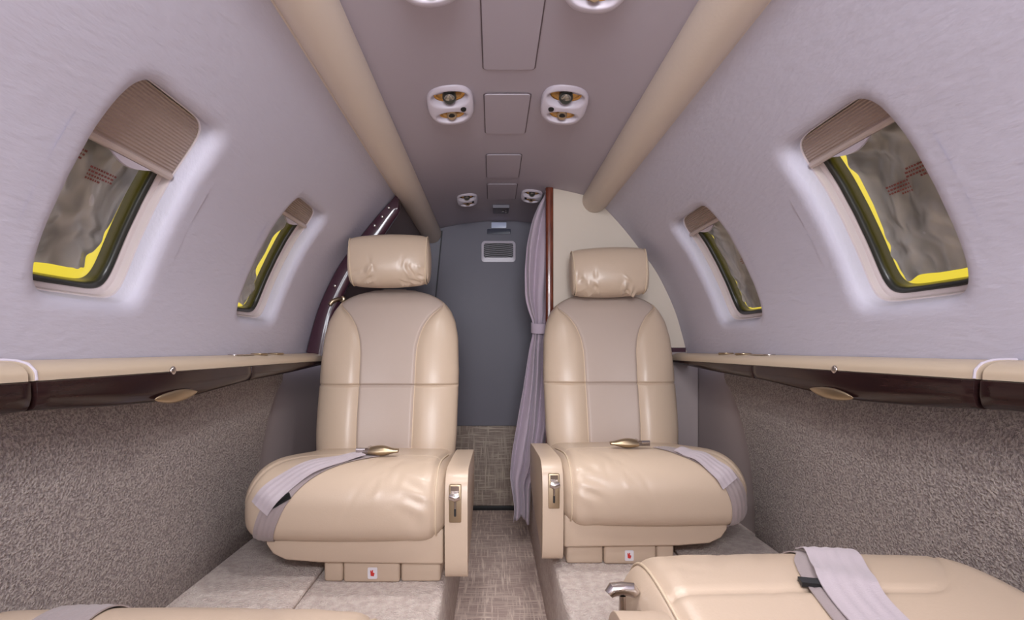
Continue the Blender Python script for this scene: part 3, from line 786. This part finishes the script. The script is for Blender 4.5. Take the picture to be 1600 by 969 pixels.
    for e, jj in ((-1, 0), (1, NX-1)):
        q = mb.grid(lambda i, j: Vector((e*(.122+.014*math.sin(j/7*PI/2)), 0, 0)) + Vector((0, pill(e, 2*PI*i/NA).y, pill(e, 2*PI*i/NA).z))*math.cos(j/7*PI/2*.9999), NA, 8, True)
    d['headrest'] = mb.mesh('headrest', M['leather'], angle=60)
    for e in (-1, 1): 
        mb = MB(); mb.tube([pill(e, 2*PI*k/60, .0015) for k in range(60)], .0022, 8, True); d['pipe%d' % e] = mb.mesh('piping', M['piping'])
    # armrest
    prf = [(.012,.028),(.030,.024),(.055,.040),(.30,.085),(.40,.130),(.415,.20),(.40,.23),(.36,.243),(.12,.260),(.05,.261),(.020,.250),(.003,.226),(-.004,.18),(-.003,.10),(.002,.050)]
    prf = catmull(prf, 4, True)
    mb = MB(); xa, xb = sorted((arm*.232, arm*.283)); mb.prism(prf, 'x', xa, xb)
    d['armrest'] = mb.mesh('armrest', M['leather'], bevel=.014, seg=5, angle=50)
    xc = arm*.2555
    mb = MB(); mb.prism(rrect(xc-.0135, xc+.0135, .155, .238, .003), 'y', -.0075, .004); d['lever_plate'] = mb.mesh('lever_plate', M['bronze'], bevel=.001)
    mb = MB(); mb.prism(rrect(xc-.0025, xc+.0025, .168, .205, .0024), 'y', -.0079, -.0070); d['slot'] = mb.mesh('slot', M['black'])
    mb = MB(); mb.tube([(xc-.012*arm,-.016,.216),(xc,-.017,.213),(xc+.010*arm,-.016,.216)], [.007,.010,.008], 14); mb.tube([(xc,-.006,.218),(xc,-.015,.214)], .005, 12); mb.box(xc-.009, xc+.009, -.010, -.006, .222, .236)
    mb.tube([(xc,-.0085,.212),(xc,-.0085,.186)], .0022, 10)
    d['lever'] = mb.mesh('lever', M['chrome'], angle=50)
    cache[arm] = d
    return d
def strip(mb, path, width, off, th=.0016, n=60, taper=None):
    """webbing laid on the cushion: path of (x, s) on its surface, with thickness"""
    P = catmull(path, max(4, n//(len(path)-1)))
    m = len(P); rows = []
    for k in range(m):
        a, b = P[max(0,k-1)], P[min(m-1,k+1)]; dx, ds = b[0]-a[0], b[1]-a[1]; l = math.hypot(dx, ds) or 1
        nx, ns = ds/l, -dx/l
        ow = []
        for qi in range(17):
            q = qi/8-1; rib = .0007*math.cos(qi*PI/2)*(1 if 0 < qi < 16 else 0)
            ow.append(Cs(P[k][0]+nx*width/2*q, P[k][1]+ns*width/2*q, rib+(off if not callable(off) else off(k/(m-1)))))
        tp_ = [Cs(P[k][0]+nx*width/2*q, P[k][1]+ns*width/2*q, (off if not callable(off) else off(k/(m-1)))-th) for q in (1, .5, 0, -.5, -1)]
        rows.append(ow+tp_)
    b0 = mb.grid(lambda i, j: rows[j][i], 22, m, True); mb.cap([b0+i for i in range(22)]); mb.cap([b0+(m-1)*22+i for i in range(22)])
def seat(x, y, rz, arm, label, belt, loose, buckle, keeper, hr=0, bw=.046, z=0, lw=.048, stow=0, recline=0):
    d = seat_meshes(arm)
    r = empty('cabin_seat', (x, y, z), rz); tag(r, label, 'aircraft seat', 'cream leather cabin seats')
    def pt_(name, key, par=r, loc=None, lab=None):
        o = bpy.data.objects.new(name, d[key]); C.objects.link(o); o.parent = par
        if loc: o.location = loc
        if lab: o['label'] = lab
        return o
    cu = pt_('cushion', 'cushion'); pt_('piping', 'piping', cu)
    pt_('seat_frame', 'seat_frame'); pd = pt_('pedestal', 'pedestal'); st = pt_('sticker', 'sticker', pd, lab='white sticker with a red mark')
    me = d['red_mark']; pt_('red_mark', 'red_mark', pd)
    bk = pt_('backrest', 'backrest'); pt_('center_panel', 'center_panel', bk); pt_('seam_piping', 'seam_piping', bk)
    h = pt_('headrest', 'headrest', r, (0, .548, .828+hr)); h.rotation_euler = (math.radians(-8), 0, math.radians(2*arm)) ; h.rotation_euler.y = math.radians(-1.5)
    pt_('piping', 'pipe-1', h); pt_('piping', 'pipe1', h)
    ar = pt_('armrest', 'armrest'); lp = pt_('lever_plate', 'lever_plate', ar, lab='bronze lever plate'); pt_('slot', 'slot', ar); pt_('lever', 'lever', ar, lab='polished recline lever')
    if stow:
        ar.location = (0, stow-.045, .014)
        xc = arm*.2475; mb = MB(); mb.tube([(xc,.30,.12),(xc,.17,.12),(xc,.125,.16),(xc,.122,.236)], .0042, 12); sk = mb.build('lever_stalk', M['chrome'], r)
        mb = MB(); mb.tube([(xc-.017,.122,.238),(xc-.012,.121,.243),(xc,.120,.244),(xc+.012,.121,.243),(xc+.017,.122,.238)], [.006,.0085,.008,.0085,.006], 14); mb.build('lever_grip', M['chrome'], sk)
    if recline:
        for o in (bk, h):
            Mx = Matrix.Translation((0, .50, .19)) @ Matrix.Rotation(-math.radians(recline), 4, 'X') @ Matrix.Translation((0, -.50, -.19))
            bpy.context.view_layer.update(); o.matrix_local = Mx @ o.matrix_local
    mb = MB(); strip(mb, belt, bw, .0035); bl = mb.build('seat_belt', M['belt'], r, angle=50); bl['label'] = 'grey webbing belt'
    if loose:
        mb = MB(); strip(mb, loose, lw, lambda t: .0075+.004*math.sin(t*PI*2.5)**2); lo_ = mb.build('belt_tail', M['belt2'], bl, angle=50)
    if keeper:
        mb = MB(); (ka, ks), (kb, ks2) = keeper; strip(mb, [(ka, ks), (kb, ks2)], .013, .0075, .005, 8); mb.build('belt_keeper', M['black'], bl)
    if buckle:
        bx, bs, sg = buckle; p = Cs(bx, bs-.03, .005)
        mb = MB(); n = 14
        b0 = mb.grid(lambda i, j: (p.x+sg*lerp(-.032,.040,j/7), p.y+(.022-.010*(j/7)**2)*math.cos(2*PI*i/n), p.z+.009+.015*(1-.4*(j/7))*math.sin(2*PI*i/n)*(.55+.5*math.sin(PI*min(1,j/6)))), n, 8, True)
        mb.cap([b0+i for i in range(n)]); mb.cap([b0+7*n+i for i in range(n)])
        bu = mb.build('buckle', M['bronze'], r)
        mb = MB(); ys = p.y; xa = p.x-sg*.062; xb = p.x-sg*.030
        xa, xb = min(xa, xb), max(xa, xb)
        mb.box(xa, xb, ys-.016, ys+.016, p.z+.004, p.z+.011); mb.tube([(xa-.004*0, ys-.014, p.z+.014), (xb, ys-.012, p.z+.014)], .0045, 8); mb.tube([(p.x-sg*.034, ys-.018, p.z+.012),(p.x-sg*.034, ys+.018, p.z+.012)], .007, 8)
        mb.build('latch_tongue', M['chrome'], bu, angle=40)
    return r
seat(-.374, 1.14, 0, 1, 'cream leather seat on the left, beside the dark plum arch',
     [(-.188,.006),(-.178,.06),(-.158,.115),(-.130,.165),(-.085,.215),(-.03,.262),(.03,.31),(.05,.33)],
     [(-.178,.132),(-.160,.155),(-.130,.185),(-.085,.222),(-.03,.262),(.015,.298)], (.062,.345,1), ((-.150,.138),(-.112,.158)))
seat(.368, 1.24, 0, -1, 'cream leather seat on the right, in front of the cream partition',
     [(.200,.03),(.200,.08),(.192,.13),(.168,.18),(.130,.222),(.085,.27),(.05,.33)],
     [(.172,.158),(.150,.192),(.115,.236),(.080,.27)], (-.045,.345,-1), None, hr=-.022)
seat(.372, .752, PI, 1, 'cream leather seat cropped at the bottom right corner, seen from above',
     [(-.02,.12),(-.02,.24),(.012,.30),(.03,.36),(.05,.5)],
     [(-.035,.235),(-.027,.27),(-.005,.32),(.013,.37),(.03,.5)], None, ((.056,.338),(.026,.344)), lw=.060, stow=.24, recline=42)
seat(-.374, .606, PI, -1, 'cream leather seat cropped at the bottom left corner, showing only its front roll',
     [(.118,.02),(.112,.12),(.10,.2),(.085,.28),(.05,.40)], None, None, None, bw=.055, stow=.24, recline=42)
